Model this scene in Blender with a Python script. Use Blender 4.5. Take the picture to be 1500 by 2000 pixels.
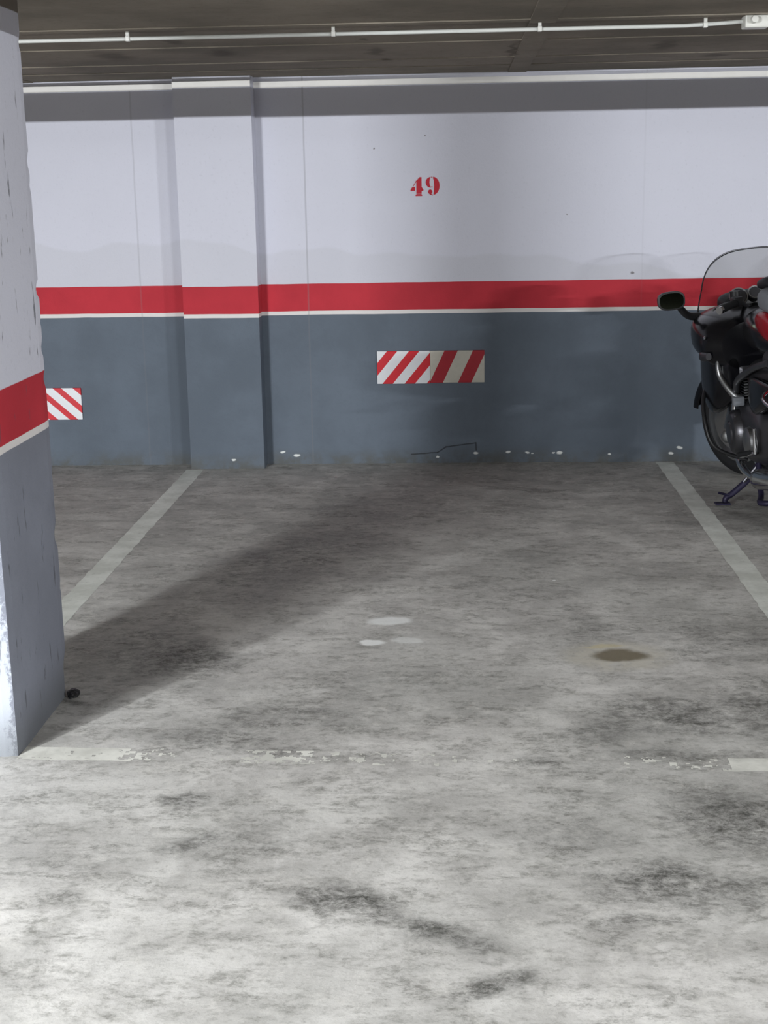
import bpy, bmesh, math, random
from mathutils import Vector, Matrix, noise
random.seed(7)
for o in list(bpy.data.objects): bpy.data.objects.remove(o)
scn = bpy.context.scene
C = scn.collection
PI = math.pi

# ------------------------------------------------------------------ camera
FPX, YAW, PITCH, ROLL = 2682.0, .0569, .2322, .0178
CAM = Vector((0, -7.8372, 1.5646))
cy, sy, cp, sp = math.cos(YAW), math.sin(YAW), math.cos(PITCH), math.sin(PITCH)
R0 = Vector((cy, sy, 0)); FW = Vector((-sy*cp, cy*cp, -sp)); D0 = Vector((sy*sp, -cy*sp, -cp))
cr, sr = math.cos(ROLL), math.sin(ROLL)
RT = cr*R0 + sr*D0
DN = -sr*R0 + cr*D0
cd = bpy.data.cameras.new('camera'); cam = bpy.data.objects.new('camera', cd); C.objects.link(cam)
cam.matrix_world = Matrix(((RT.x, -DN.x, -FW.x, CAM.x), (RT.y, -DN.y, -FW.y, CAM.y), (RT.z, -DN.z, -FW.z, CAM.z), (0, 0, 0, 1)))
cd.sensor_fit = 'VERTICAL'; cd.sensor_height = 36; cd.lens = FPX/2000*36
cd.clip_start = .05; cd.clip_end = 100
scn.camera = cam

# ------------------------------------------------------------------ world, exposure
w = bpy.data.worlds.new('world'); scn.world = w; w.use_nodes = True
w.node_tree.nodes['Background'].inputs[0].default_value = (.8, .85, 1, 1)
w.node_tree.nodes['Background'].inputs[1].default_value = 0.0
scn.view_settings.view_transform = 'Standard'; scn.view_settings.look = 'None'
scn.view_settings.gamma = 1; scn.view_settings.use_curve_mapping = False
scn.view_settings.exposure = 0.42

LAMP_Y, LAMP_Z = -11.0, 2.10
LAMPS = [(-4.2, 390), (4.7, 160), (9.6, 420)]      # x of each tube, watts
FILL_PANELS = [(-3.1, -7.6, 235, -61), (3.4, -7.6, 95, 0)]       # added unseen fill lights that brighten the foreground floor: x, y, watts, turn
LAMP_COL = (.95, .975, 1.0)
CEIL = 2.165

# ------------------------------------------------------------------ node helpers
class NT:
    def __init__(s, name, rough=.7, metallic=0, spec=.5):
        s.m = bpy.data.materials.new(name); s.m.use_nodes = True
        s.t = s.m.node_tree; s.b = s.t.nodes['Principled BSDF']
        s.b.inputs['Roughness'].default_value = rough
        s.b.inputs['Metallic'].default_value = metallic
        s.b.inputs['Specular IOR Level'].default_value = spec
        s._pos = None
    def n(s, typ, **kw):
        x = s.t.nodes.new(typ)
        for k, v in kw.items(): setattr(x, k, v)
        return x
    def put(s, sock, v):
        if isinstance(v, bpy.types.NodeSocket): s.t.links.new(v, sock)
        elif v is not None:
            if isinstance(v, tuple) and len(v) == 3 and sock.type == 'RGBA': v = v+(1,)
            sock.default_value = v
    def pos(s):
        if not s._pos: s._pos = s.n('ShaderNodeNewGeometry').outputs['Position']
        return s._pos
    def xyz(s, v=None):
        x = s.n('ShaderNodeSeparateXYZ'); s.put(x.inputs[0], v or s.pos()); return x.outputs
    def math(s, op, a, b=None, c=None, clamp=False):
        x = s.n('ShaderNodeMath', operation=op, use_clamp=clamp)
        s.put(x.inputs[0], a); s.put(x.inputs[1], b); s.put(x.inputs[2], c)
        return x.outputs[0]
    def vmath(s, op, a, b=None):
        x = s.n('ShaderNodeVectorMath', operation=op)
        s.put(x.inputs[0], a); s.put(x.inputs[1], b)
        return x.outputs['Value'] if op in ('LENGTH', 'DISTANCE') else x.outputs[0]
    def noise(s, scale, detail=4, rough=.55, vec=None, stretch=None, color=False, dist=0):
        v = vec or s.pos()
        if stretch:
            v = s.vmath('MULTIPLY', v, stretch)
        x = s.n('ShaderNodeTexNoise'); s.put(x.inputs['Vector'], v)
        x.inputs['Scale'].default_value = scale; x.inputs['Detail'].default_value = detail
        x.inputs['Roughness'].default_value = rough; x.inputs['Distortion'].default_value = dist
        return x.outputs['Color' if color else 'Fac']
    def rng(s, v, a, b, c=0., d=1., smooth=True):
        x = s.n('ShaderNodeMapRange', interpolation_type='SMOOTHSTEP' if smooth else 'LINEAR')
        s.put(x.inputs[0], v)
        for i, q in enumerate((a, b, c, d)): x.inputs[i+1].default_value = q
        return x.outputs[0]
    def mix(s, f, a, b, typ='MIX'):
        x = s.n('ShaderNodeMix', data_type='RGBA', blend_type=typ)
        s.put(x.inputs[0], f); s.put(x.inputs[6], a); s.put(x.inputs[7], b)
        return x.outputs[2]
    def spot(s, vec, c, r, ang=0, inner=.35, outer=1.0):
        x = s.n('ShaderNodeMapping', vector_type='TEXTURE'); s.put(x.inputs[0], vec)
        x.inputs[1].default_value = (c[0], c[1], c[2] if len(c) > 2 else 0)
        x.inputs[2].default_value = (0, 0, ang)
        x.inputs[3].default_value = (r[0], r[1], r[2] if len(r) > 2 else 1)
        return s.rng(s.vmath('LENGTH', x.outputs[0]), inner, outer, 1, 0)
    def wobble(s, scale, amt, detail=3):
        c = s.noise(scale, detail, color=True)
        c = s.vmath('SUBTRACT', c, (.5, .5, .5))
        c = s.vmath('MULTIPLY', c, (amt, amt, amt))
        return s.vmath('ADD', s.pos(), c)
    def bump(s, h, strength=.2, dist=.01):
        x = s.n('ShaderNodeBump'); x.inputs['Strength'].default_value = strength
        x.inputs['Distance'].default_value = dist; s.put(x.inputs['Height'], h)
        s.t.links.new(x.outputs[0], s.b.inputs['Normal'])
    def col(s, c): s.put(s.b.inputs['Base Color'], c)

def srgb(r, g, b):
    f = lambda v: (v/255/12.92) if v/255 <= .04045 else ((v/255+.055)/1.055)**2.4
    return (f(r), f(g), f(b))
def plain(name, c, rough=.5, metallic=0, var=.12, scale=30, spec=.5):
    t = NT(name, rough, metallic, spec)
    n = t.noise(scale, 3)
    f = t.rng(n, .3, .7, 1-var, 1+var*.4)
    t.col(t.mix(1, c+(1,), t.n('ShaderNodeCombineColor').outputs[0], 'MIX') if 0 else t.vmath('SCALE', c) if 0 else t.mix(f, tuple(v*.8 for v in c)+(1,), c+(1,)))
    return t.m

# ------------------------------------------------------------------ materials of the shell
def concrete_floor():
    t = NT('worn_concrete_floor', .62, spec=.35)
    P = t.pos()
    big = t.noise(.9, 5, .55); mid = t.noise(3.2, 8, .68, dist=.4)
    fine = t.noise(22, 8, .75); streak = t.noise(5, 7, .7, stretch=(1, 2.2, 1), dist=.6)
    base = t.mix(t.rng(mid, .32, .68), srgb(186, 184, 180), srgb(230, 228, 224))
    base = t.mix(t.rng(big, .38, .64, .0, .4), base, srgb(172, 173, 168))
    # soiled, oil-darkened parking bay beyond the painted line, lighter trodden aisle before it
    wv = t.wobble(2.2, .7, 5)
    X, Y, Z = t.xyz(wv)
    bay = t.rng(Y, -4.55, -3.75)
    base = t.mix(t.math('MULTIPLY', bay, .04), base, srgb(132, 133, 126))
    deep = t.rng(Y, -3.2, -.9)
    base = t.mix(t.math('MULTIPLY', deep, .28), base, srgb(116, 112, 102))
    # unseen aisle floor painted dark to cut bounce light on the wall
    base = t.mix(t.rng(Y, -6.6, -5.9, .9, 0), base, srgb(70, 69, 66))
    # mottling
    grit = t.noise(34, 10, .85, stretch=(.8, 1.1, 1), dist=.3); grit2 = t.noise(80, 8, .8)
    mot = t.math('MULTIPLY', t.rng(streak, .42, .64), t.rng(grit, .42, .58, .15, 1))
    base = t.mix(t.math('MULTIPLY', mot, .62), base, srgb(104, 103, 96))
    base = t.mix(t.rng(grit, .50, .66, 0, .42), base, srgb(120, 119, 112))
    base = t.mix(t.rng(grit2, .52, .68, 0, .35), base, srgb(112, 110, 104))
    lite = t.math('MULTIPLY', t.rng(t.noise(11, 9, .8), .50, .66), .5)
    base = t.mix(lite, base, srgb(222, 220, 214))
    # oil and tyre stains, plus dark blotches painting in the pillar's cast shadow
    wo = t.wobble(6, .16, 5)
    wo = t.vmath('ADD', wo, t.vmath('MULTIPLY', t.vmath('SUBTRACT', t.noise(1.7, 2, color=True), (.5,.5,.5)), (.25,.25,0)))
    st = [(-.24, -5.05, .16, .08, -.5, 1.), (-.05, -5.19, .16, .06, -.65, .95), (.07, -5.37, .10, .04, .35, .95), (-.33, -4.98, .07, .03, -.3, .8), (-1.0, -4.9, .3, .12, .2, .35), (-.5, -4.75, .18, .12, .2, .4), (.25, -4.7, .25, .1, -.2, .45),
          (.43, -4.93, .17, .12, .3, .95), (.70, -4.62, .20, .22, .2, .95), (.60, -5.0, .22, .12, 0, .7), (.38, -5.12, .1, .05, 0, .7), (-.77, -4.52, .09, .04, 0, .85),
          (-.67, -4.74, .09, .06, 0, .75), (-.86, -5.36, .05, .05, 0, .5), (-.90, -5.05, .08, .08, 0, .35),
          (.21, -4.25, .14, .05, 0, .6), (.56, -4.25, .16, .06, 0, .65), (.62, -3.92, .26, .20, 0, .85), (.95, -3.85, .3, .3, 0, .8), (.42, -4.05, .15, .12, 0, .7), (-.55, -3.95, .3, .2, 0, .5),
          (-.98, -3.42, .22, .22, .3, .95), (-1.15, -3.3, .3, .3, .3, .5), (-.72, -4.1, .25, .12, 0, .7), (-.20, -3.62, .35, .2, 0, .3), (.9, -3.2, .3, .25, 0, .5),
          (.42, -3.1, .1, .4, 0, .45), (.41, -.78, .10, .07, 0, .75), (-.75, -2.1, .38, .75, -.35, .5), (-.45, -1.2, .5, .45, 0, .35),
          (-.95, -.75, .3, .12, 0, .4), (.3, -1.9, .12, 1.2, .03, .25), (.15, -2.5, .3, .3, 0, .25), (1.5, -1.2, .5, .5, 0, .45),
          (-.55, -4.2, .14, .05, 0, .6), (-1.2, -3.8, .07, .05, 0, .9)]
    dark = None
    for x, y, rx, ry, a, k in st:
        m = t.math('MULTIPLY', t.spot(wo, (x, y), (rx*1.35, ry*1.35, 10), a, .15, 1.0), k)
        dark = m if dark is None else t.math('MAXIMUM', dark, m)
    grain = t.math('MULTIPLY', t.rng(t.noise(14, 9, .8, dist=.5), .34, .60, .3, 1), t.rng(grit, .36, .58, .45, 1))
    dark = t.math('MULTIPLY', dark, grain)
    base = t.mix(dark, base, srgb(66, 66, 61))
    # old floor pit with brown bottom and pale broken ring, spilt white paint, groove
    ws = t.wobble(11, .075, 5)
    ring = t.spot(ws, (.53, -3.37), (.22, .19, 10), 0, .55, 1.)
    base = t.mix(t.math('MULTIPLY', ring, t.rng(t.noise(16, 6, .7), .35, .55, .25, .85)), base, srgb(206, 202, 190))
    base = t.mix(t.math('MULTIPLY', t.spot(ws, (.545, -3.365), (.125, .08, 10), 0, .55, 1.), .85), base, srgb(108, 97, 72))
    base = t.mix(t.math('MULTIPLY', t.spot(ws, (.50, -3.27), (.10, .025, 10), .1, .4, 1.), .7), base, srgb(206, 196, 160))
    ws = t.wobble(18, .04, 4)
    for x, y, rx, ry, k in ((-.265, -2.985, .10, .06, .9), (-.315, -3.235, .058, .036, 1.), (-.19, -3.21, .07, .04, .5), (.38, -2.45, .01, .01, .8)):
        base = t.mix(t.math('MULTIPLY', t.spot(ws, (x, y), (rx, ry, 10), 0, .6, 1.), k), base, srgb(250, 252, 250))
    gy = t.math('ABSOLUTE', t.math('ADD', t.xyz(t.wobble(3, .012))[1], 4.48))
    base = t.mix(t.math('MULTIPLY', t.rng(gy, .002, .006, .35, 0), t.math('MULTIPLY', t.rng(t.noise(1.6, 3), .45, .6), t.rng(t.xyz()[0], .1, .4, 1, 0))), base, srgb(232, 230, 226))
    t.col(base)
    h = t.math('ADD', t.math('MULTIPLY', fine, .6), t.math('MULTIPLY', mid, .8))
    t.bump(h, .25, .012)
    t.put(t.b.inputs['Roughness'], t.rng(mid, .3, .7, .5, .78))
    return t.m
WHITE = srgb(216, 217, 229); RED = srgb(198, 56, 68); GREY = srgb(104, 114, 126); LINE = srgb(228, 224, 222)
def wall_paint(name, wall=True, front_white=None):
    t = NT(name, .75, spec=.25)
    X, Y, Z = t.xyz(t.wobble(4, .006, 3))
    x0, y0, z0 = t.xyz()
    sp = t.noise(55, 4, .7); pat = t.noise(1.3, 4, .5)
    wh = t.mix(t.rng(pat, .35, .65, 0, .25), WHITE, tuple(v*.88 for v in WHITE))
    wh = t.mix(t.rng(sp, .56, .72, 0, .25), wh, tuple(v*.72 for v in WHITE))
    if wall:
        # slightly duller white below a wavy edge
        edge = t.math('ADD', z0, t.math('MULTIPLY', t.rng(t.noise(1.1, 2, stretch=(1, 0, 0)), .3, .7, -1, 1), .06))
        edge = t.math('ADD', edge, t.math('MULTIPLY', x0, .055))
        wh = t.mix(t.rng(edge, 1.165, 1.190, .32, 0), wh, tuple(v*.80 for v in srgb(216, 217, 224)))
    rd = t.mix(t.rng(t.noise(2.2, 4), .35, .65), RED, tuple(v*.84 for v in RED))
    GY = GREY if wall else srgb(138, 142, 154)
    gr = t.mix(t.rng(t.noise(1.7, 5, .6), .35, .65), GY, tuple(v*.82 for v in GY))
    gr = t.mix(t.rng(sp, .5, .75, 0, .3), gr, tuple(v*.75 for v in GY))
    c = t.mix(t.rng(Z, 1.0385, 1.0415), rd, wh)
    c = t.mix(t.rng(Z, .8855, .8875), LINE, c)
    c = t.mix(t.rng(Z, .8635, .866), gr, c)
    if wall:
        ws = t.wobble(25, .02, 3)
        # dirty foot of the wall, chips and the hairline crack
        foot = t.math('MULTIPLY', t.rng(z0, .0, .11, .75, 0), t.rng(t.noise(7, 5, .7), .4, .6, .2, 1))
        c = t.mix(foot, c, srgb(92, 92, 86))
        for x, z, r in ((.278, .064, .012), (.39, .058, .011), (.42, .056, .006), (.575, .056, .014), (.54, .058, .008), (1.211, .048, .012), (1.26, .08, .014),
                        (-.128, .034, .009), (.09, .055, .012), (.86, .045, .008), (-1.03, .07, .012), (-.95, .05, .015), (-1.3, .05, .01)):
            c = t.mix(t.spot(ws, (x, 0, z), (r*1.5, 50, r*.8), 0, .5, 1.), c, srgb(225, 228, 226))
        for x, z, r in ((.967, 1.075, .012), (-.184, 1.837, .005), (-.467, 1.774, .006), (.6, 1.4, .004)):
            c = t.mix(t.math('MULTIPLY', t.spot(ws, (x, 0, z), (r, 50, r), 0, .5, 1.), .8), c, srgb(110, 105, 105))
        # crack: two straight runs
        for xa, za, xb, zb in ((-.28, .052, -.13, .062), (-.13, .062, -.08, .094), (-.08, .094, .093, .117), (.093, .117, .094, .075)):
            L = math.hypot(xb-xa, zb-za); a = math.atan2(zb-za, xb-xa)
            ca, sa = math.cos(a), math.sin(a); mx, mz = (xa+xb)/2, (za+zb)/2
            wx, wy, wz = t.xyz(t.wobble(20, .006, 3))
            dx = t.math('SUBTRACT', wx, mx); dz = t.math('SUBTRACT', wz, mz)
            u = t.math('ABSOLUTE', t.math('ADD', t.math('MULTIPLY', dx, ca), t.math('MULTIPLY', dz, sa)))
            v = t.math('ABSOLUTE', t.math('SUBTRACT', t.math('MULTIPLY', dz, ca), t.math('MULTIPLY', dx, sa)))
            m = t.math('MULTIPLY', t.rng(u, L/2, L/2+.006, 1, 0), t.rng(v, .002, .005, .75, 0))
            c = t.mix(m, c, srgb(48, 48, 50))
        # vertical board joints under the paint
        for jx, k in ((-.855, .3), (-1.815, .2), (1.02, .06)):
            m = t.rng(t.math('ABSOLUTE', t.math('SUBTRACT', X, jx)), .002, .007, k, 0)
            c = t.mix(m, c, srgb(120, 120, 125))
    if front_white:
        # the aisle-side face is whitewashed over its full height, the brush edge rags round the corner
        yy = t.math('ADD', y0, t.math('MULTIPLY', t.math('SUBTRACT', t.noise(28, 5, .8, stretch=(1, 1, .8)), .5), .028))
        c = t.mix(t.rng(yy, front_white+.002, front_white+.006), srgb(186, 192, 202), c)
        pit = t.math('MULTIPLY', t.rng(t.noise(30, 4, .65, stretch=(1, 1, .2)), .63, .69), .75)
        c = t.mix(pit, c, srgb(84, 86, 92))
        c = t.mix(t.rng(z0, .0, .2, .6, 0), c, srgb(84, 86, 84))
        c = t.mix(t.rng(z0, 2.068, 2.072), c, srgb(120, 112, 102))
    t.col(c)
    t.bump(t.math('ADD', sp, t.math('MULTIPLY', t.noise(160, 2), .4)), .18, .006)
    return t.m
def concrete_ceiling():
    t = NT('board_marked_concrete', .9, spec=.15)
    b = t.noise(1.2, 5, .6); f = t.noise(30, 5, .7)
    c = t.mix(t.rng(b, .35, .65), srgb(150, 142, 130), srgb(122, 116, 106))
    c = t.mix(t.rng(f, .5, .75, 0, .35), c, srgb(100, 94, 86))
    ws = t.wobble(7, .14, 4)  # rib shadows painted into the ceiling colour as soft dark patches
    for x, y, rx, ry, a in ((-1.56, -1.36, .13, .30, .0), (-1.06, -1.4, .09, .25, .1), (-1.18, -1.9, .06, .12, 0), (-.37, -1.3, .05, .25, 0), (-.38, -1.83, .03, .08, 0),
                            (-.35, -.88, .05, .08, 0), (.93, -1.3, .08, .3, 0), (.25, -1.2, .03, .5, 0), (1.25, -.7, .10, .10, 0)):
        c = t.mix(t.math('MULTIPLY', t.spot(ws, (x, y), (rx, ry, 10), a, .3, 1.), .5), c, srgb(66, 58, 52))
    t.col(c); t.bump(f, .25, .01)
    return t.m
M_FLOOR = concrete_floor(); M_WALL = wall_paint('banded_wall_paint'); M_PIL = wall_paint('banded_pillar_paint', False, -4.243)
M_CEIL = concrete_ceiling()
M_CONC = plain('bare_concrete', srgb(150, 148, 142), .9, scale=8)
M_DARKW = plain('unpainted_dark_concrete', srgb(105, 100, 94), .9, scale=5)
M_TRIM = plain('white_trim_paint', srgb(236, 234, 230), .6, scale=20)
M_PVC = plain('white_plastic', srgb(226, 226, 220), .4)
M_PVCG = plain('grey_drain_plastic', srgb(120, 122, 124), .45)
M_BLACKPL = plain('black_plastic', srgb(30, 30, 32), .45)
M_BLACK = plain('black_gloss_paint', srgb(16, 16, 20), .22)
M_RUB = plain('tyre_rubber', srgb(24, 25, 28), .8)
M_CHR = plain('chrome', (.75, .76, .78), .12, 1, var=.05)
M_ALU = plain('cast_aluminium', (.42, .43, .44), .38, 1)
M_DKAL = plain('dark_grey_metal', (.10, .10, .11), .35, .8)
M_REDP = plain('dark_red_paint', srgb(150, 8, 24), .25)
M_SEAT = plain('black_vinyl', srgb(28, 29, 34), .6)
M_GREYF = plain('grey_vinyl', srgb(120, 124, 130), .65)
M_PURP = plain('blue_black_steel', srgb(40, 36, 62), .5, .3)
M_REDN = plain('stencil_red', srgb(196, 34, 54), .7, scale=60)
M_CONDUIT = plain('conduit_plastic', srgb(212, 214, 210), .45)
def lens_mat(name, c):
    t = NT(name, .15); t.col(c+(1,)); return t.m
M_ORANGE = lens_mat('amber_lens', srgb(190, 90, 20)); M_REDLENS = lens_mat('red_lens', srgb(150, 10, 12))
def mirror_mat():
    t = NT('mirror_glass', .04, 1); t.col((.10, .12, .09, 1)); return t.m
M_MIR = mirror_mat()
def screen_mat():
    m = bpy.data.materials.new('tinted_windscreen'); m.use_nodes = True; nt = m.node_tree
    nt.nodes.remove(nt.nodes['Principled BSDF']); out = nt.nodes['Material Output']
    a = nt.nodes.new('ShaderNodeBsdfTransparent'); a.inputs[0].default_value = (.84, .84, .83, 1)
    g = nt.nodes.new('ShaderNodeBsdfGlossy'); g.inputs['Roughness'].default_value = .06; g.inputs[0].default_value = (.9, .9, .9, 1)
    f = nt.nodes.new('ShaderNodeFresnel'); f.inputs[0].default_value = 1.12
    x = nt.nodes.new('ShaderNodeMixShader')
    nt.links.new(f.outputs[0], x.inputs[0]); nt.links.new(a.outputs[0], x.inputs[1]); nt.links.new(g.outputs[0], x.inputs[2])
    nt.links.new(x.outputs[0], out.inputs[0]); return m
M_SCREEN = screen_mat()
def stripe_mat(name, red, white, x0, period, slope, z0, duty=.5, dirty=0):
    t = NT(name, .35, spec=.5)
    X, Y, Z = t.xyz()
    u = t.math('DIVIDE', t.math('ADD', t.math('SUBTRACT', X, x0), t.math('MULTIPLY', t.math('SUBTRACT', Z, z0), slope)), period)
    fr = t.math('FRACT', t.math('ADD', u, 50.0))
    m = t.math('LESS_THAN', fr, duty)
    n = t.noise(12, 4)
    wcol = t.mix(t.rng(n, .4, .6, 0, dirty), white+(1,), tuple(v*.8 for v in white)+(1,))
    rcol = t.mix(t.rng(n, .35, .65, 0, .4), red+(1,), tuple(v*.8 for v in red)+(1,))
    t.col(t.mix(m, wcol, rcol)); return t.m

# ------------------------------------------------------------------ mesh helpers
def link(name, bm, mat, parent=None, smooth=False):
    me = bpy.data.meshes.new(name); bmesh.ops.recalc_face_normals(bm, faces=bm.faces); bm.to_mesh(me); bm.free()
    me.materials.append(mat)
    if smooth:
        for p in me.polygons: p.use_smooth = True
        try: me.set_sharp_from_angle(angle=math.radians(40))
        except Exception: pass
    o = bpy.data.objects.new(name, me); C.objects.link(o)
    if parent: o.parent = parent
    return o
def tag(o, label=None, cat=None, group=None, kind=None):
    for k, v in (('label', label), ('category', cat), ('group', group), ('kind', kind)):
        if v: o[k] = v
    return o
def empty(name, loc, rot=(0, 0, 0)):
    o = bpy.data.objects.new(name, None); o.empty_display_size = .05; C.objects.link(o); o.location = loc; o.rotation_euler = rot; return o
def B(): return bmesh.new()
def box(bm, x0, x1, y0, y1, z0, z1, bev=0):
    r = bmesh.ops.create_cube(bm, size=1)
    for v in r['verts']: v.co = Vector((x0+(v.co.x+.5)*(x1-x0), y0+(v.co.y+.5)*(y1-y0), z0+(v.co.z+.5)*(z1-z0)))
    if bev:
        es = list({e for v in r['verts'] for e in v.link_edges})
        bmesh.ops.bevel(bm, geom=es, offset=bev, segments=2, affect='EDGES', profile=.5)
    return bm
def obox(bm, c, size, rot=Matrix.Identity(3), bev=.003):
    b2 = bmesh.new(); box(b2, -size[0]/2, size[0]/2, -size[1]/2, size[1]/2, -size[2]/2, size[2]/2, bev)
    for v in b2.verts: v.co = rot @ v.co + Vector(c)
    me = bpy.data.meshes.new('tmp'); b2.to_mesh(me); b2.free(); bm.from_mesh(me); bpy.data.meshes.remove(me)
    return bm
def spline(pts, n):
    pts = [Vector(p) for p in pts]; out = []
    P = [2*pts[0]-pts[1]] + pts + [2*pts[-1]-pts[-2]]
    for i in range(1, len(P)-2):
        for k in range(n):
            t = k/n; a, b, c, d = P[i-1], P[i], P[i+1], P[i+2]
            out.append(.5*((2*b)+(-a+c)*t+(2*a-5*b+4*c-d)*t*t+(-a+3*b-3*c+d)*t**3))
    out.append(pts[-1]); return out
def tube(bm, pts, r, seg=12, smooth=0):
    if smooth: pts = spline(pts, smooth)
    pts = [Vector(p) for p in pts]; rings = []
    up = Vector((0, 0, 1))
    for i, p in enumerate(pts):
        d = (pts[min(i+1, len(pts)-1)]-pts[max(i-1, 0)]).normalized()
        if i == 0:
            a = d.cross(up); a = a if a.length > .1 else d.cross(Vector((0, 1, 0))); a.normalize()
        else:
            a = (a - d*a.dot(d)).normalized()
        b = d.cross(a); rr = r(i/(len(pts)-1)) if callable(r) else r
        rings.append([bm.verts.new(p + rr*(math.cos(2*PI*k/seg)*a + math.sin(2*PI*k/seg)*b)) for k in range(seg)])
    for q, s in zip(rings, rings[1:]):
        for k in range(seg): bm.faces.new((q[k], q[(k+1) % seg], s[(k+1) % seg], s[k]))
    bm.faces.new(rings[0]); bm.faces.new(rings[-1][::-1]); return bm
def lathe(bm, prof, c, axis=Vector((1, 0, 0)), seg=48, a0=0, a1=2*PI):
    # prof: list of (offset along axis, radius)
    axis = Vector(axis).normalized(); u = axis.cross(Vector((0, 0, 1)))
    u = u.normalized() if u.length > .1 else Vector((0, 1, 0)); v = u.cross(axis)   # v up for x axis
    c = Vector(c); full = abs(a1-a0-2*PI) < 1e-6; n = seg if full else seg+1; rings = []
    for k in range(n):
        a = a0+(a1-a0)*k/seg
        rings.append([bm.verts.new(c+axis*p[0]+(u*math.cos(a)+v*math.sin(a))*p[1]) for p in prof])
    for k in range(seg):
        q, s = rings[k], rings[(k+1) % n]
        for i in range(len(prof)-1): bm.faces.new((q[i], q[i+1], s[i+1], s[i]))
    bmesh.ops.remove_doubles(bm, verts=bm.verts, dist=1e-5)
    return bm
def ring_pts(sec, n=32):
    # sec: (t, s_centre, z_centre, half_width, half_height, power)
    t, sc, zc, hw, hh, pw = sec; out = []
    for k in range(n):
        a = 2*PI*k/n; ca, sa = math.cos(a), math.sin(a)
        out.append(Vector((sc+hw*math.copysign(abs(ca)**(2/pw), ca), t, zc+hh*math.copysign(abs(sa)**(2/pw), sa))))
    return out
def loft(bm, secs, n=32, fine=4):
    if fine:
        S = spline([Vector(s[:3]) for s in secs], fine); Q = spline([Vector(s[3:6]) for s in secs], fine)
        secs = [tuple(a)+tuple(b) for a, b in zip(S, Q)]
    rings = [[bm.verts.new(p) for p in ring_pts(s, n)] for s in secs]
    for q, s in zip(rings, rings[1:]):
        for k in range(n): bm.faces.new((q[k], q[(k+1) % n], s[(k+1) % n], s[k]))
    bm.faces.new(rings[0]); bm.faces.new(rings[-1][::-1]); return bm

# ------------------------------------------------------------------ room shell
XL, XR, YB = -8.0, 12.5, -14.0
def struct(name, bm, mat, **k): return tag(link(name, bm, mat, **k), kind='structure')
struct('floor', box(B(), XL, XR, YB, .0, -.1, 0), M_FLOOR)
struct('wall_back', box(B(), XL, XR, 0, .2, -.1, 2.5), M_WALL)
struct('wall_left', box(B(), XL-.2, XL, YB, .2, -.1, 2.5), M_DARKW)
struct('wall_right', box(B(), XR, XR+.2, YB, .2, -.1, 2.5), M_DARKW)
struct('wall_front', box(B(), XL, XR, YB-.2, YB, -.1, 2.5), M_DARKW)
bm = box(B(), XL, XR, YB, 0, CEIL, CEIL+.1)
for y in (-2.42, -1.68, -.90, -.46): box(bm, XL, XR, y-.010, y+.010, CEIL-.0045, CEIL+.01)
for x in (-5.1, -2.4, .32, 3.0, 5.7): box(bm, x-.05, x+.05, -3.6, 0, CEIL-.005, CEIL+.01)
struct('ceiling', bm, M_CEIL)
# pilaster bonded to the wall
PX0, PX1, PD = -1.548, -1.1225, .132
struct('wall_pilaster', box(B(), PX0, PX1, -PD, .0, 0, CEIL, .0), M_WALL)
# pale trim strip along the top of wall and pilaster
struct('trim_1', box(B(), XL, PX0, -.008, 0, 2.108, 2.140), M_TRIM)
struct('trim_2', box(B(), PX0, PX1, -PD-.008, -PD, 2.108, 2.140), M_TRIM)
struct('trim_3', box(B(), PX1, XR, -.008, 0, 2.108, 2.140), M_TRIM)
# free-standing pillar with broken arrises
def pillar(x0, x1, y0, y1):
    bm = B(); nz = 150
    prof = []
    per = []
    nx = 10
    for i in range(nx): per.append((x0+(x1-x0)*i/nx, y0))
    for i in range(nx): per.append((x1, y0+(y1-y0)*i/nx))
    for i in range(nx): per.append((x1-(x1-x0)*i/nx, y1))
    for i in range(nx): per.append((x0, y1-(y1-y0)*i/nx))
    cx, cyy = (x0+x1)/2, (y0+y1)/2
    rings = []
    for k in range(nz+1):
        z = CEIL*k/nz; rr = []
        for i, (x, y) in enumerate(per):
            p = Vector((x, y, z)); co = i % nx == 0
            if co:
                d = Vector((cx-x, cyy-y, 0)).normalized()
                a = .007+max(0, noise.noise(Vector((x*3, y*5, z*3.3)))) * .005 + max(0, noise.noise(Vector((x*3, y*5, z*17)))-.3)*.022
                if z < .14 and y > -3.8: a += (.14-z)*.28
                p += d*a
            p += Vector((noise.noise(Vector((y*4, z*3, 1))), noise.noise(Vector((x*4, z*3, 7))), 0))*.0025
            rr.append(bm.verts.new(p))
        rings.append(rr)
    n = len(per)
    for q, s in zip(rings, rings[1:]):
        for k in range(n): bm.faces.new((q[k], q[(k+1) % n], s[(k+1) % n], s[k]))
    bm.faces.new(rings[0]); bm.faces.new(rings[-1])
    return bm
tag(link('concrete_pillar', pillar(-1.62, -1.2615, -4.2427, -3.7105), M_PIL),
    'square concrete pillar painted white, red and grey at the left edge of the bay', 'pillar', kind=None)

bm = B(); bmesh.ops.create_icosphere(bm, subdivisions=3, radius=1)
for v in bm.verts:
    n_ = 1+.35*noise.noise(v.co*1.7+Vector((3, 1, 8)))+.12*noise.noise(v.co*5)
    v.co = Vector((v.co.x*.030*n_, v.co.y*.038*n_, max(-.011, v.co.z*.020*n_)))
lump = link('rubble_lump', bm, M_BLACKPL); lump.location = (-1.235, -3.765, .0092); lump.scale = (.62, .7, .8)
tag(lump, 'small dark lump of debris on the floor at the rear foot of the pillar', 'debris')

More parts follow.
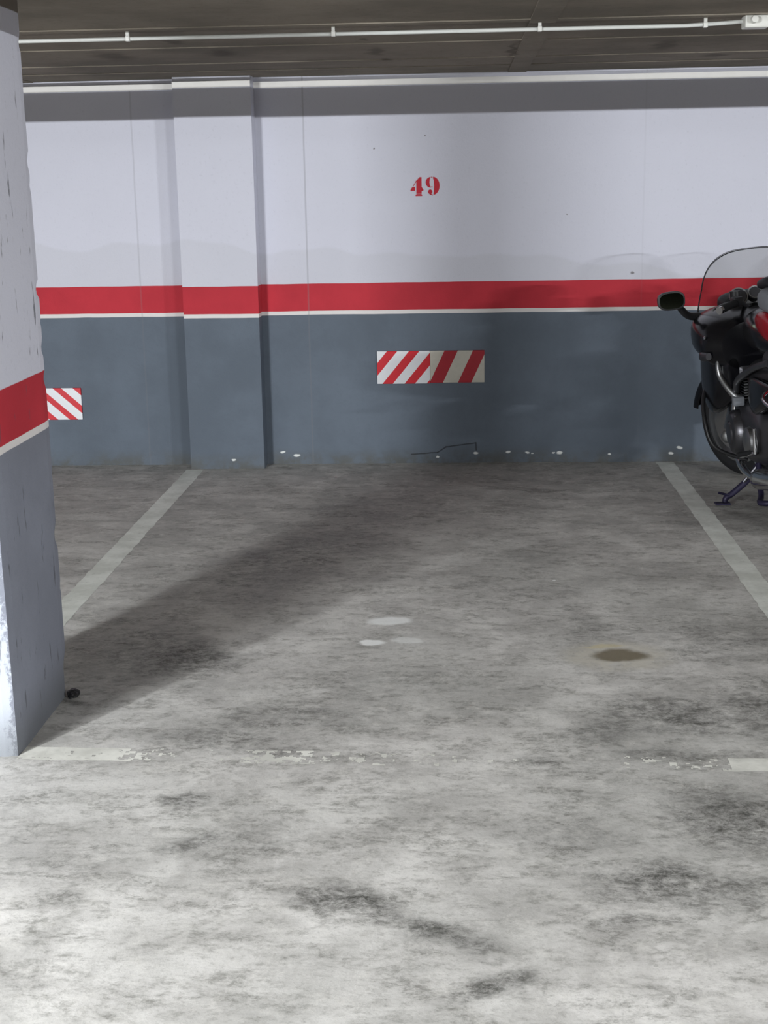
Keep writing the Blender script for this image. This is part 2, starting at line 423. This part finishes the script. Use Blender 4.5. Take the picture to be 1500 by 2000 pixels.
# ------------------------------------------------------------------ painted markings
def worn_line(name, p0, p1, width, keep, mat, label, cell=.006, grp=None):
    p0, p1 = Vector(p0), Vector(p1); d = (p1-p0); L = d.length; d.normalize(); nrm = Vector((-d.y, d.x, 0))
    nu, nv = int(L/cell), max(2, int(width/cell)); bm = B(); V = {}
    def vert(i, j):
        if (i, j) not in V:
            p = p0+d*(L*i/nu)+nrm*(width*(j/nv-.5))
            if j in (0, nv): p += nrm*noise.noise(Vector((p.x*14, p.y*14, 3)))*.006
            p.z = .0006; V[(i, j)] = bm.verts.new(p)
        return V[(i, j)]
    for i in range(nu):
        for j in range(nv):
            p = p0+d*(L*(i+.5)/nu)+nrm*(width*((j+.5)/nv-.5))
            k = keep(p, (i+.5)/nu)
            nn = noise.fractal(Vector((p.x*30, p.y*30, 0)), .8, 2.2, 4)*.5+.5
            if nn < k: bm.faces.new((vert(i, j), vert(i+1, j), vert(i+1, j+1), vert(i, j+1)))
    return tag(link(name, bm, mat), label, 'floor marking', grp)
def line_mat(name, c0, c1):
    t = NT(name, .7, spec=.3)
    n = t.noise(6, 6, .65); f = t.noise(40, 5, .7)
    c = t.mix(t.rng(n, .35, .65), c0+(1,), c1+(1,)); c = t.mix(t.rng(f, .55, .75, 0, .5), c, tuple(v*.6 for v in c1)+(1,))
    t.col(c); return t.m
M_LINE = line_mat('dulled_white_road_paint', srgb(232, 235, 228), srgb(208, 211, 203))
M_LINE2 = line_mat('pale_road_paint', srgb(236, 236, 228), srgb(208, 208, 200))
side = lambda p, u: 1.0 if p.y < -.5 else 1.0
worn_line('parking_line', (-1.5217, -4.16, 0), (-1.5217, -.15, 0), .10, lambda p, u: .97, M_LINE, 'long dull white line on the floor running from the pillar to the wall pilaster', .008)
worn_line('parking_line', (1.1749, -4.3, 0), (1.1749, -.03, 0), .10, lambda p, u: .97, M_LINE, 'long dull white line on the floor beside the motorcycle', .008)
def fk(p, u):
    x = p.x
    if x < -1.0: return .80
    if x < -.93: return .80-(x+1.0)/.07*.35
    if x < -.62: return .36 if x < -.85 else .22
    if x < -.42: return .50
    if x < -.2: return .34
    if x < .1: return .24
    if x < .45: return .12
    if x < .74: return .34
    return .9
worn_line('bay_front_line', (-1.262, -4.215, 0), (1.25, -4.285, 0), .088, fk, M_LINE2, 'worn pale line across the open end of the bay, rubbed away in the middle', .005)

# stencilled number 49, drawn stroke by stroke
def flat(bm, pts, y, off=(0, 0), sc=1):
    vs = [bm.verts.new((off[0]+p[0]*sc, y, off[1]+p[1]*sc)) for p in pts]
    f = bm.faces.new(vs); r = bmesh.ops.extrude_face_region(bm, geom=[f])
    for e in r['geom']:
        if isinstance(e, bmesh.types.BMVert): e.co.y -= .0015
def arc(cx, cz, rx, rz, a0, a1, n=14): return [(cx+rx*math.cos(math.radians(a0+(a1-a0)*i/n)), cz+rz*math.sin(math.radians(a0+(a1-a0)*i/n))) for i in range(n+1)]
nm = empty('bay_number', (-.189, 0, 1.565))
tag(nm, 'red stencilled number 49 painted on the white wall', 'painted number')
H_ = .103
bm = B()   # 4: heavy stem, thin diagonal, blob at the left of the bar, foot serif
o4 = (-.268+.189, 1.5135-1.565)
flat(bm, [(.034, .012), (.063, .012), (.063, .102), (.052, .102), (.034, .082)], -.0005, o4)
flat(bm, [(.029, .0), (.066, .0), (.066, .007), (.060, .011), (.036, .011), (.029, .007)], -.0005, o4)
flat(bm, [(.0, .028), (.026, .028), (.026, .05), (.013, .05), (.004, .039)], -.0005, o4)
flat(bm, [(.014, .053), (.018, .053), (.034, .078), (.034, .085)], -.0005, o4)
flat(bm, [(.0625, .026), (.073, .029), (.073, .034), (.0625, .050)], -.0005, o4)
link('digit', bm, M_REDN, nm)
bm = B()   # 9
o9 = (-.182+.189, 1.5135-1.565)
flat(bm, arc(.028, .073, .028, .029, 92, 268)+[(.026, .05), (.022, .06), (.0205, .073), (.022, .088), (.026, .098)], -.0005, o9)
flat(bm, arc(.040, .054, .037, .049, 88, -84)+[(.043, .012), (.046, .03), (.047, .054), (.046, .08), (.041, .095)], -.0005, o9)
flat(bm, arc(.0245, .022, .012, .0125, 0, 340, 16), -.0005, o9)
flat(bm, [(.030, .099), (.037, .099), (.037, .103), (.030, .103)], -.0005, o9)
flat(bm, [(.022, .007), (.040, .002), (.040, .006), (.026, .012)], -.0005, o9)
flat(bm, [(.028, .046), (.038, .046), (.038, .050), (.028, .050)], -.0005, o9)
link('digit', bm, M_REDN, nm)

# striped bumper plates on the wall
RW = srgb(214, 24, 42); WW = srgb(232, 234, 238)
def plate(x0, x1, z0, z1, mat, label, grp='striped reflective plates on the wall'):
    o = link('striped_plate', box(B(), x0, x1, -.012, 0, z0, z1, .002), mat)
    return tag(o, label, 'warning plate', grp)
def pz(x): return .0
plate(-.471, -.168, .4665, .6535, stripe_mat('narrow_stripes', RW, WW, -.441, .127, -.83, .467, .47), 'white plate with three narrow bright red diagonal stripes under the number 49', None)
plate(-.167, .1425, .4695, .6535, stripe_mat('broad_stripes', srgb(170, 12, 36), srgb(206, 202, 190), -.171, .162, -.47, .470, .47, .5), 'cream plate with two broad dark red stripes, right of the narrow-striped plate', None)
plate(-2.505, -2.199, .274, .460, stripe_mat('left_stripes', RW, WW, -2.156, .118, 1.12, .274, .42), 'low red and white striped plate partly hidden behind the pillar', None)

# ------------------------------------------------------------------ things on the ceiling
CZ, CY = 2.138, -2.33
cond = empty('electrical_conduit', (-1.0, CY, CEIL))
tag(cond, 'thin white electrical conduit clipped along the ceiling', 'conduit')
bm = tube(B(), [(XL+.1, 0, 0), (-3, 0, 0), (.86, .01, 0), (1.0, -.01, .004), (1.075, -.02, .008)], .0075, 10)
for v in bm.verts: v.co += Vector((1.0, 0, CZ-CEIL))
link('pipe', bm, M_CONDUIT, cond, True)
for x in (-2.1, -1.27, -.475, .31, .93):
    bm = B(); box(bm, x-.008, x+.008, -.011, .011, CZ-CEIL-.010, CZ-CEIL+.010, .003); box(bm, x-.006, x+.006, -.006, .006, CZ-CEIL, 0)
    for v in bm.verts: v.co.x += 1.0
    link('clip', bm, M_PVC, cond)
jb = empty('junction_box', (1.11, -2.36, CEIL))
tag(jb, 'white plastic box on the ceiling at the right end of the conduit', 'junction box')
link('body', box(B(), -.045, .045, -.04, .04, -.047, 0, .005), M_PVC, jb)
link('cover_knob', lathe(B(), [(0, .0), (0, .014), (.03, .012), (.03, 0)], (-.015, -.04, -.02), (0, -1, 0), 20), M_PVC, jb, True)
link('cable', tube(B(), [(.045, 0, -.012), (.09, -.01, -.02), (.14, -.01, -.008), (.3, 0, -.010), (1.2, 0, -.010)], .006, 8, 6), M_BLACKPL, jb, True)
link('gland', tube(B(), [(.040, 0, -.012), (.065, -.003, -.015)], .011, 12), M_BLACKPL, jb)
PIPE_Y = -5.05; fr = 5.05/11.0
zb = 1.952+fr*(LAMP_Z-1.952); zt = 2.108+fr*(LAMP_Z-2.108); pr = (zt-zb)/2; pzc = (zt+zb)/2
dp = empty('drain_pipe', (0, PIPE_Y, CEIL)); tag(dp, 'grey plastic drain pipe hung under the aisle ceiling', 'pipe')
link('pipe_run', tube(B(), [(XL+.02, 0, pzc-CEIL), (XR-.02, 0, pzc-CEIL)], pr, 40), M_PVCG, dp, True)
for x in (-6.5, 7.5, 10.5):
    bm = tube(B(), [(x-.012, 0, pzc-CEIL), (x+.012, 0, pzc-CEIL)], pr+.003, 32); tube(bm, [(x, 0, pzc-CEIL+pr), (x, 0, 0)], .004, 8)
    link('hanger', bm, M_ALU, dp, True)

# lamps of the aisle, behind the viewer
def emis(name, c, s):
    m = bpy.data.materials.new(name); m.use_nodes = True; b = m.node_tree.nodes['Principled BSDF']
    b.inputs['Emission Color'].default_value = c+(1,); b.inputs['Emission Strength'].default_value = s; return m
M_TUBE = emis('lit_tube', LAMP_COL, 8)
for i, (x, watt) in enumerate(LAMPS):
    lm = empty('tube_lamp', (x, LAMP_Y, CEIL)); tag(lm, 'ceiling batten with one thin lit tube over the aisle, ' + ('left', 'middle', 'right')[i] + ' of the row', 'lamp', 'tube lamps over the aisle')
    link('batten', box(B(), -.62, .62, -.05, -.012, -.045, 0, .003), M_PVC, lm)
    link('tube', tube(B(), [(-.6, 0, LAMP_Z-CEIL), (.6, 0, LAMP_Z-CEIL)], .008, 12), M_TUBE, lm, True)
    for s in (-1, 1): link('socket', box(B(), s*.61-.01, s*.61+.01, -.04, .01, LAMP_Z-CEIL-.012, -.02, .002), M_PVC, lm)
    ld = bpy.data.lights.new('tube_light', 'AREA'); ld.shape = 'RECTANGLE'; ld.size = 1.18; ld.size_y = .014; ld.energy = watt; ld.color = LAMP_COL
    lo = bpy.data.objects.new('tube_light', ld); C.objects.link(lo); lo.parent = lm
    lo.location = (0, .012, LAMP_Z-CEIL); lo.rotation_euler = (math.radians(78), 0, 0)

for i, (x, y, watt, turn) in enumerate(FILL_PANELS):  # unseen panels added to lift the brightness of the near floor
    lm = empty('fill_panel', (x, y, CEIL-.012), (0, 0, math.radians(turn+ (122 if turn else 0)))); tag(lm, 'added unseen fill light with a flat downward diffuser, ' + ('left', 'right')[i] + ' side of the aisle', 'lamp', 'added fill lights over the aisle')
    link('housing', box(B(), -.62, .62, -.07, .07, -.03, 0, .003), M_PVC, lm)
    link('diffuser', box(B(), -.6, .6, -.06, .06, -.034, -.03), M_TUBE, lm)
    ld = bpy.data.lights.new('fill_light', 'AREA'); ld.shape = 'RECTANGLE'; ld.size = 1.18; ld.size_y = .12; ld.energy = watt; ld.color = LAMP_COL
    lo = bpy.data.objects.new('fill_light', ld); C.objects.link(lo); lo.parent = lm; lo.location = (0, 0, -.037)

# ------------------------------------------------------------------ motorcycle
LEAN = math.radians(6); NOSE = math.radians(2)
bike = empty('motorcycle', (1.605, -1.10, .006), (0, -LEAN, NOSE))
tag(bike, 'black and red touring motorcycle on its side stand, front wheel to the wall', 'motorcycle')
WR = .30; FT, RT_ = .70, -.74
def steerer(cx, ct, deg):
    a = math.radians(deg); c_, s_ = math.cos(a), math.sin(a)
    def f(bm):
        for v in bm.verts:
            x, y = v.co.x-cx, v.co.y-ct
            v.co.x = cx+x*c_-y*s_; v.co.y = ct+x*s_+y*c_
        return bm
    return f
ST = steerer(0, FT-.03, 30)
def tyre_prof(w, R, r):
    pr = []
    for k in range(17):
        a = PI*k/16; pr.append((-w/2*math.cos(a), r+(R-r)*(.25+.75*math.sin(a)**.8)))
    return [(-w/2*.8, r)]+pr+[(w/2*.8, r)]
def wheel(name, t, w, tf, label=None):
    c = (0, t, WR)
    o = link(name, tf(lathe(B(), tyre_prof(w, WR, .215), c, seg=64)), M_RUB, bike, True)
    bm = lathe(B(), [(-w*.42, .222), (-w*.42, .205), (-.02, .19), (.02, .19), (w*.42, .205), (w*.42, .222)], c, seg=64)
    for k in range(3):
        a = 2*PI*k/3+.3
        for da in (-.16, .16):
            tube(bm, [(0, t+.04*math.cos(a), WR+.04*math.sin(a)), (0, t+.20*math.cos(a+da), WR+.20*math.sin(a+da))], .014, 10)
    lathe(bm, [(-.06, 0), (-.06, .035), (-.03, .05), (.03, .05), (.06, .035), (.06, 0)], c, seg=32)
    link('rim', tf(bm), M_ALU, o, True)
    for s in ((-1, 1) if t > 0 else (1,)):
        bm = lathe(B(), [(s*.068, .085), (s*.072, .085), (s*.072, .150), (s*.068, .150), (s*.068, .085)], c, seg=48)
        lathe(bm, [(s*.06, .04), (s*.066, .09), (s*.072, .09), (s*.070, .04)], c, seg=24)
        link('brake_disc', tf(bm), M_CHR, o, True)
    return o
wheel('front_wheel', FT, .12, ST); wheel('rear_wheel', RT_, .16, lambda b: b)
# front fender
bm = B(); prof = [(-.078, .275), (-.084, .30), (-.076, .318), (-.045, .330), (0, .334), (.045, .330), (.076, .318), (.084, .30), (.078, .275), (.074, .30), (.066, .314), (0, .326), (-.066, .314), (-.074, .30), (-.078, .275)]
lathe(bm, prof, (0, FT, WR), seg=40, a0=math.radians(-12), a1=math.radians(168)); link('front_fender', ST(bm), M_BLACK, bike, True)
# fork legs, sliders, calipers
for s in (-1, 1):
    top = (s*.105, FT-.24, .86); mid = (s*.105, FT-.10, .54); ax = (s*.105, FT, WR-.02)
    link('fork_leg', ST(tube(B(), [mid, top], .021, 16)), M_CHR, bike, True)
    link('fork_slider', ST(tube(B(), [ax, mid], lambda u: .030 if u < .9 else .032, 16)), M_ALU, bike, True)
    bm = B(); obox(bm, (s*.09, FT-.135, WR+.03), (.05, .06, .11), Matrix.Rotation(.35, 3, 'X'), .012); link('brake_caliper', ST(bm), M_DKAL, bike, True)
bm = B(); tube(bm, [(-.105, FT-.07, .55), (-.10, FT+.02, .60), (0, FT+.05, .625), (.10, FT+.02, .60), (.105, FT-.07, .55)], .012, 10, 5); link('fork_brace', ST(bm), M_ALU, bike, True)
link('brake_hose', ST(tube(B(), [(-.12, FT-.10, WR+.08), (-.16, FT-.06, .47), (-.13, FT-.12, .62), (-.12, FT-.2, .80)], .006, 8, 6)), M_BLACKPL, bike, True)
# upper fairing: nose to cowl
secs = [(.80, 0, .80, .035, .05, 2.2), (.76, 0, .80, .13, .095, 2.4), (.66, 0, .81, .22, .12, 2.6), (.52, 0, .83, .29, .13, 2.8),
        (.36, 0, .835, .33, .13, 3.), (.24, 0, .825, .335, .135, 3.), (.14, 0, .80, .31, .14, 3.), (.06, 0, .79, .24, .13, 2.6)]
link('upper_fairing', loft(B(), secs, 40), M_BLACK, bike, True)
bm = loft(B(), [(.795, 0, .805, .06, .025, 2.5), (.812, 0, .805, .07, .028, 2.5), (.80, 0, .805, .075, .03, 2.5)], 32, 0)
link('headlight', bm, lens_mat('headlight_glass', (.5, .5, .5)), bike, True)
# lower side fairings, one each side, sloping in under the nose
for s in (-1, 1):
    secs = [(.50, s*.215, .64, .03, .09, 2.4), (.40, s*.245, .62, .04, .15, 2.6), (.28, s*.25, .61, .04, .17, 2.6), (.16, s*.235, .62, .04, .15, 2.6), (.06, s*.19, .64, .03, .10, 2.5)]
    o = link('side_fairing', loft(B(), secs, 28), M_BLACK, bike, True)
    link('trim_strip', tube(B(), [(s*.252, .10, .745), (s*.256, .11, .70), (s*.25, .10, .65), (s*.225, .06, .595), (s*.195, .03, .555), (s*.17, .02, .545)], lambda u: .011+.008*u, 12, 6), M_ALU, o, True)
    b2 = B(); obox(b2, (s*.19, .01, .535), (.055, .04, .045), Matrix.Rotation(.1, 3, 'X'), .006); link('air_outlet', b2, M_GREYF, o, True)
    # indicator on the fairing flank
    link('indicator', loft(B(), [(.22, s*.305, .745, .014, .018, 2.4), (.16, s*.315, .75, .02, .024, 2.4), (.10, s*.30, .755, .014, .018, 2.4)], 20, 3), M_ORANGE if s > 0 else M_DKAL, bike, True)
    link('fairing_bolt', lathe(B(), [(0, 0), (0, .009), (.006, .008), (.008, 0)], (s*.306, .13, .845), (s, -.4, 0), 16), M_CHR, bike, True)
    # mirrors
    c = Vector((s*.425, .33, 1.028))
    tube_bm = tube(B(), [(s*.27, .42, .92), (s*.33, .40, .935), (s*.375, .37, .985), (s*.39, .36, 1.005)], lambda u: .022-.008*u, 12, 4)
    mo = link('mirror', loft(B(), [(.40, c.x, c.z, .02, .016, 2.3), (.375, c.x, c.z, .050, .034, 2.6), (.34, c.x, c.z, .066, .044, 2.8), (.30, c.x, c.z, .068, .047, 2.9), (.295, c.x, c.z, .066, .045, 2.9)], 32, 3), M_BLACKPL, bike, True)
    link('mirror_stalk', tube_bm, M_BLACKPL, mo, True)
    link('mirror_glass', loft(B(), [(.296, c.x, c.z, .060, .039, 2.9), (.2935, c.x, c.z, .060, .039, 2.9)], 32, 0), M_MIR, mo)
# windscreen with rim
def scr(u, v):
    hw = .268-.01*v
    s = hw*u*(1-.05*v*v)
    top = (1-abs(u)**3.2)**.5 if abs(u) < 1 else 0
    z = .90+.335*v*(.45+.55*top)
    t = .56-.16*v*(.3+.7*top)-.075*u*u
    return Vector((s, t, z))
bm = B(); nu, nv = 36, 18; G = [[bm.verts.new(scr(2*i/nu-1, j/nv)) for j in range(nv+1)] for i in range(nu+1)]
for i in range(nu):
    for j in range(nv): bm.faces.new((G[i][j], G[i+1][j], G[i+1][j+1], G[i][j+1]))
ws = link('windscreen', bm, M_SCREEN, bike, True)
so = ws.modifiers.new('thick', 'SOLIDIFY'); so.thickness = .004
rim = [scr(-1, j/8) for j in range(8)]+[scr(math.sin((i/24-.5)*PI), 1) for i in range(25)]+[scr(1, 1-j/8) for j in range(1, 9)]
link('windscreen_edge', tube(B(), rim, .0035, 8), M_DKAL, ws, True)
# cockpit: panel, gauges, handlebar
link('instrument_panel', loft(B(), [(.50, 0, .95, .15, .045, 2.8), (.44, 0, .975, .17, .055, 2.8), (.37, 0, .965, .15, .05, 2.8)], 28, 3), M_BLACKPL, bike, True)
ax = Vector((0, -.85, .45)).normalized()
for s, r, dz in ((-1, .046, .0), (1, .046, .0), (0, .034, .012)):
    c = Vector((s*.082, .34, 1.005+dz))
    g = link('gauge', lathe(B(), [(-.06, 0), (-.06, r*.9), (0, r), (.006, r)], c, ax, 32), M_BLACKPL, bike, True)
    link('gauge_rim', lathe(B(), [(.0, r-.006), (.008, r-.005), (.009, r), (0, r+.002)], c, ax, 32), M_ALU, g, True)
    link('dial', lathe(B(), [(.004, 0), (.004, r-.004)], c, ax, 32), M_DKAL, g, True)
HB = steerer(0, .36, 26)
bar = link('handlebar', HB(tube(B(), [(-.36, .17, .985), (-.26, .20, 1.0), (-.17, .26, 1.0), (-.10, .30, .96), (0, .31, .95), (.10, .30, .96), (.17, .26, 1.0), (.26, .20, 1.0), (.36, .17, .985)], .011, 12, 5)), M_DKAL, bike, True)
for s in (-1, 1):
    link('grip', HB(tube(B(), [(s*.245, .203, 1.0), (s*.36, .165, .985)], .018, 16)), M_RUB, bar, True)
    link('bar_end', HB(tube(B(), [(s*.36, .165, .985), (s*.378, .16, .983)], .019, 16)), M_CHR, bar, True)
    link('lever', HB(tube(B(), [(s*.20, .26, 1.0), (s*.27, .265, .995), (s*.36, .235, .98)], .006, 8, 4)), M_ALU, bar, True)
    b2 = B(); obox(b2, (s*.225, .215, 1.005), (.05, .05, .045), Matrix.Rotation(s*.3, 3, 'Z'), .008); link('switch_box', HB(b2), M_BLACKPL, bar, True)
    link('fluid_reservoir', HB(lathe(B(), [(0, 0), (0, .024), (.04, .026), (.042, 0)], (s*.19, .27, 1.01), (0, 0, 1), 24)), M_BLACKPL, bar, True)
# tank with its cover, seat, tail
link('fuel_tank', loft(B(), [(.16, 0, .86, .09, .06, 2.4), (.08, 0, .87, .13, .095, 2.5), (-.05, 0, .875, .15, .11, 2.5), (-.2, 0, .865, .145, .11, 2.5), (-.34, 0, .84, .11, .09, 2.4)], 36), M_BLACK, bike, True)
for s in (-1, 1):
    link('tank_side_panel', loft(B(), [(-.17, s*.115, .94, .015, .02, 2.4), (-.24, s*.115, .935, .025, .05, 2.4), (-.34, s*.105, .92, .03, .065, 2.5), (-.44, s*.09, .90, .02, .04, 2.5)], 24), M_REDP, bike, True)
o = link('tank_cover', loft(B(), [(-.12, 0, 1.01, .07, .03, 3), (-.17, 0, 1.03, .11, .055, 3), (-.26, 0, 1.035, .125, .065, 3), (-.38, 0, 1.03, .12, .06, 3), (-.44, 0, 1.01, .09, .035, 3)], 32), M_GREYF, bike, True)
link('map_pocket', loft(B(), [(-.10, 0, 1.085, .08, .015, 3), (-.13, 0, 1.10, .10, .028, 3), (-.24, 0, 1.115, .10, .03, 3), (-.30, 0, 1.11, .08, .016, 3)], 28), M_SEAT, o, True)
link('seat', loft(B(), [(-.26, 0, .78, .10, .05, 2.6), (-.36, 0, .775, .15, .055, 2.8), (-.55, 0, .78, .165, .05, 3), (-.66, 0, .82, .16, .055, 3), (-.85, 0, .85, .15, .05, 3), (-1.0, 0, .86, .12, .035, 2.8)], 32), M_SEAT, bike, True)
link('tail_cowl', loft(B(), [(-.40, 0, .70, .12, .05, 2.6), (-.6, 0, .71, .165, .06, 2.6), (-.85, 0, .76, .16, .06, 2.6), (-1.05, 0, .80, .11, .045, 2.6)], 32), M_REDP, bike, True)
link('tail_light', box(B(), -.08, .08, -1.075, -1.04, .77, .82, .01), M_REDLENS, bike)
bm = lathe(B(), [(-.09, .335), (-.07, .35), (.07, .35), (.09, .335), (.085, .33), (-.085, .33), (-.09, .335)], (0, RT_, WR), seg=24, a0=math.radians(50), a1=math.radians(170))
link('rear_fender', bm, M_BLACKPL, bike, True)
# side panels and frame
for s in (-1, 1):
    link('side_panel', loft(B(), [(-.16, s*.16, .60, .02, .06, 2.6), (-.26, s*.17, .60, .025, .09, 2.6), (-.42, s*.165, .62, .025, .07, 2.6), (-.55, s*.15, .65, .015, .03, 2.6)], 24), M_BLACK, bike, True)
    link('frame_tube', tube(B(), [(s*.19, .05, .57), (s*.19, .0, .633), (s*.185, -.15, .69), (s*.171, -.3, .737), (s*.16, -.5, .78)], .017, 14, 6), M_DKAL, bike, True)
    # crash bar arch over engine side
    link('crash_bar', tube(B(), [(s*.12, .34, .60), (s*.245, .36, .575), (s*.30, .30, .52), (s*.315, .22, .40), (s*.28, .18, .28), (s*.13, .16, .20)], .011, 12, 6), M_BLACKPL, bike, True)
    link('foot_peg', tube(B(), [(s*.13, -.20, .32), (s*.26, -.21, .315)], .013, 12), M_RUB, bike, True)
link('airbox', loft(B(), [(.0, 0, .66, .10, .06, 3), (-.08, 0, .66, .16, .09, 3), (-.3, 0, .66, .16, .10, 3), (-.42, 0, .68, .12, .07, 3)], 28), M_BLACKPL, bike, True)
link('horn', lathe(B(), [(0, 0), (0, .03), (.012, .032), (.02, .022), (.022, 0)], (-.215, .19, .33), (-.5, -.85, .1), 28), M_ALU, bike, True)
link('gear_rod', tube(B(), [(-.195, -.30, .33), (-.193, -.30, .45)], .009, 12), M_CHR, bike, True)
link('gear_pedal', tube(B(), [(-.20, .02, .27), (-.215, -.1, .28), (-.20, -.28, .33)], .007, 10, 4), M_CHR, bike, True)
# engine
bm = loft(B(), [(.30, 0, .36, .12, .10, 3), (.20, 0, .38, .17, .16, 3.4), (.0, 0, .38, .19, .17, 3.4), (-.2, 0, .38, .17, .15, 3.2), (-.28, 0, .38, .12, .11, 3)], 32)
eng = link('engine', bm, M_DKAL, bike, True)
for s in (-1, 1):
    link('engine_cover', lathe(B(), [(0, .0), (0, .115), (.03, .112), (.05, .095), (.055, .06), (.062, .055), (.064, 0)][::-1], (s*.175, .06, .37), (s, 0, 0), 40), M_DKAL, eng, True)
    link('clutch_cover', lathe(B(), [(.0, .075), (.03, .07), (.04, .05), (.042, 0)], (s*.165, -.15, .36), (s, 0, 0), 32), M_ALU, eng, True)
    for k in range(6):
        a = 2*PI*k/6; link('cover_bolt', lathe(B(), [(0, 0), (0, .008), (.008, .007), (.009, 0)], (s*.206, .06+.103*math.cos(a), .37+.103*math.sin(a)), (s, 0, 0), 12), M_CHR, eng, True)
bm = B()
for k in range(9): box(bm, -.15, .15, .04, .26, .52+.014*k, .526+.014*k)
box(bm, -.12, .12, .06, .24, .50, .66, .01); link('cylinder_block', bm, M_ALU, eng)
bm = B(); box(bm, -.17, .17, .05, .25, .64, .70, .02); link('cylinder_head', bm, M_DKAL, eng)
bm = B(); box(bm, -.16, .16, .35, .39, .34, .62, .006)
for k in range(14): box(bm, -.15, .15, .388, .394, .355+.018*k, .362+.018*k)
link('radiator', bm, M_BLACKPL, bike)
for k, s in enumerate((-.13, -.05, .05, .13)):
    sg = -1 if s < 0 else 1
    link('exhaust_header', tube(B(), [(s, .24, .60), (s, .31, .57), (s*1.05, .335, .44), (s*1.1, .30, .28), (s*1.1+sg*.02, .18, .19), (s+sg*.04, -.05, .17), (sg*.17, -.3, .20)], .019, 14, 6), M_CHR, bike, True)
for s in (-1, 1):
    link('muffler', tube(B(), [(s*.17, -.28, .20), (s*.19, -.36, .22), (s*.20, -.45, .24), (s*.21, -.95, .33)], lambda u: .022 if u < .25 else (.05 if u < .9 else .045), 20), M_CHR, bike, True)
    link('swing_arm', tube(B(), [(s*.10, -.20, .34), (s*.11, RT_, .30)], .024, 12), M_ALU, bike, True)
    link('shock_absorber', tube(B(), [(s*.13, -.62, .36), (s*.13, -.55, .66)], .024, 14), M_DKAL, bike, True)
    link('pannier_rail', tube(B(), [(s*.16, -.55, .68), (s*.24, -.7, .66), (s*.24, -.95, .66), (s*.12, -1.02, .74)], .009, 10, 5), M_CHR, bike, True)
# side stand: leg, foot and spring, foot flat on the floor once the bike leans
fz = .315*math.tan(LEAN)
sst = link('side_stand', tube(B(), [(-.08, -.0, .25), (-.16, -.005, .15), (-.245, -.01, .085), (-.285, -.015, fz+.03), (-.292, -.015, fz+.01)], lambda u: .017-.003*u, 12, 4), M_PURP, bike, True)
bm = B(); obox(bm, (-.305, -.015, fz+.004), (.075, .045, .009), Matrix.Rotation(LEAN, 3, 'Y'), .003)
tube(bm, [(-.262, -.02, .072), (-.325, -.035, .098)], .006, 8)
link('stand_foot', bm, M_PURP, sst)
link('stand_spring', tube(B(), [(-.09, -.06, .26), (-.2, -.04, .14)], .008, 8), M_DKAL, sst)
cs = link('centre_stand', tube(B(), [(-.14, -.12, .24), (-.16, -.22, .11), (-.17, -.36, .10), (.17, -.36, .10), (.16, -.22, .11), (.14, -.12, .24)], .014, 10, 4), M_PURP, bike, True)
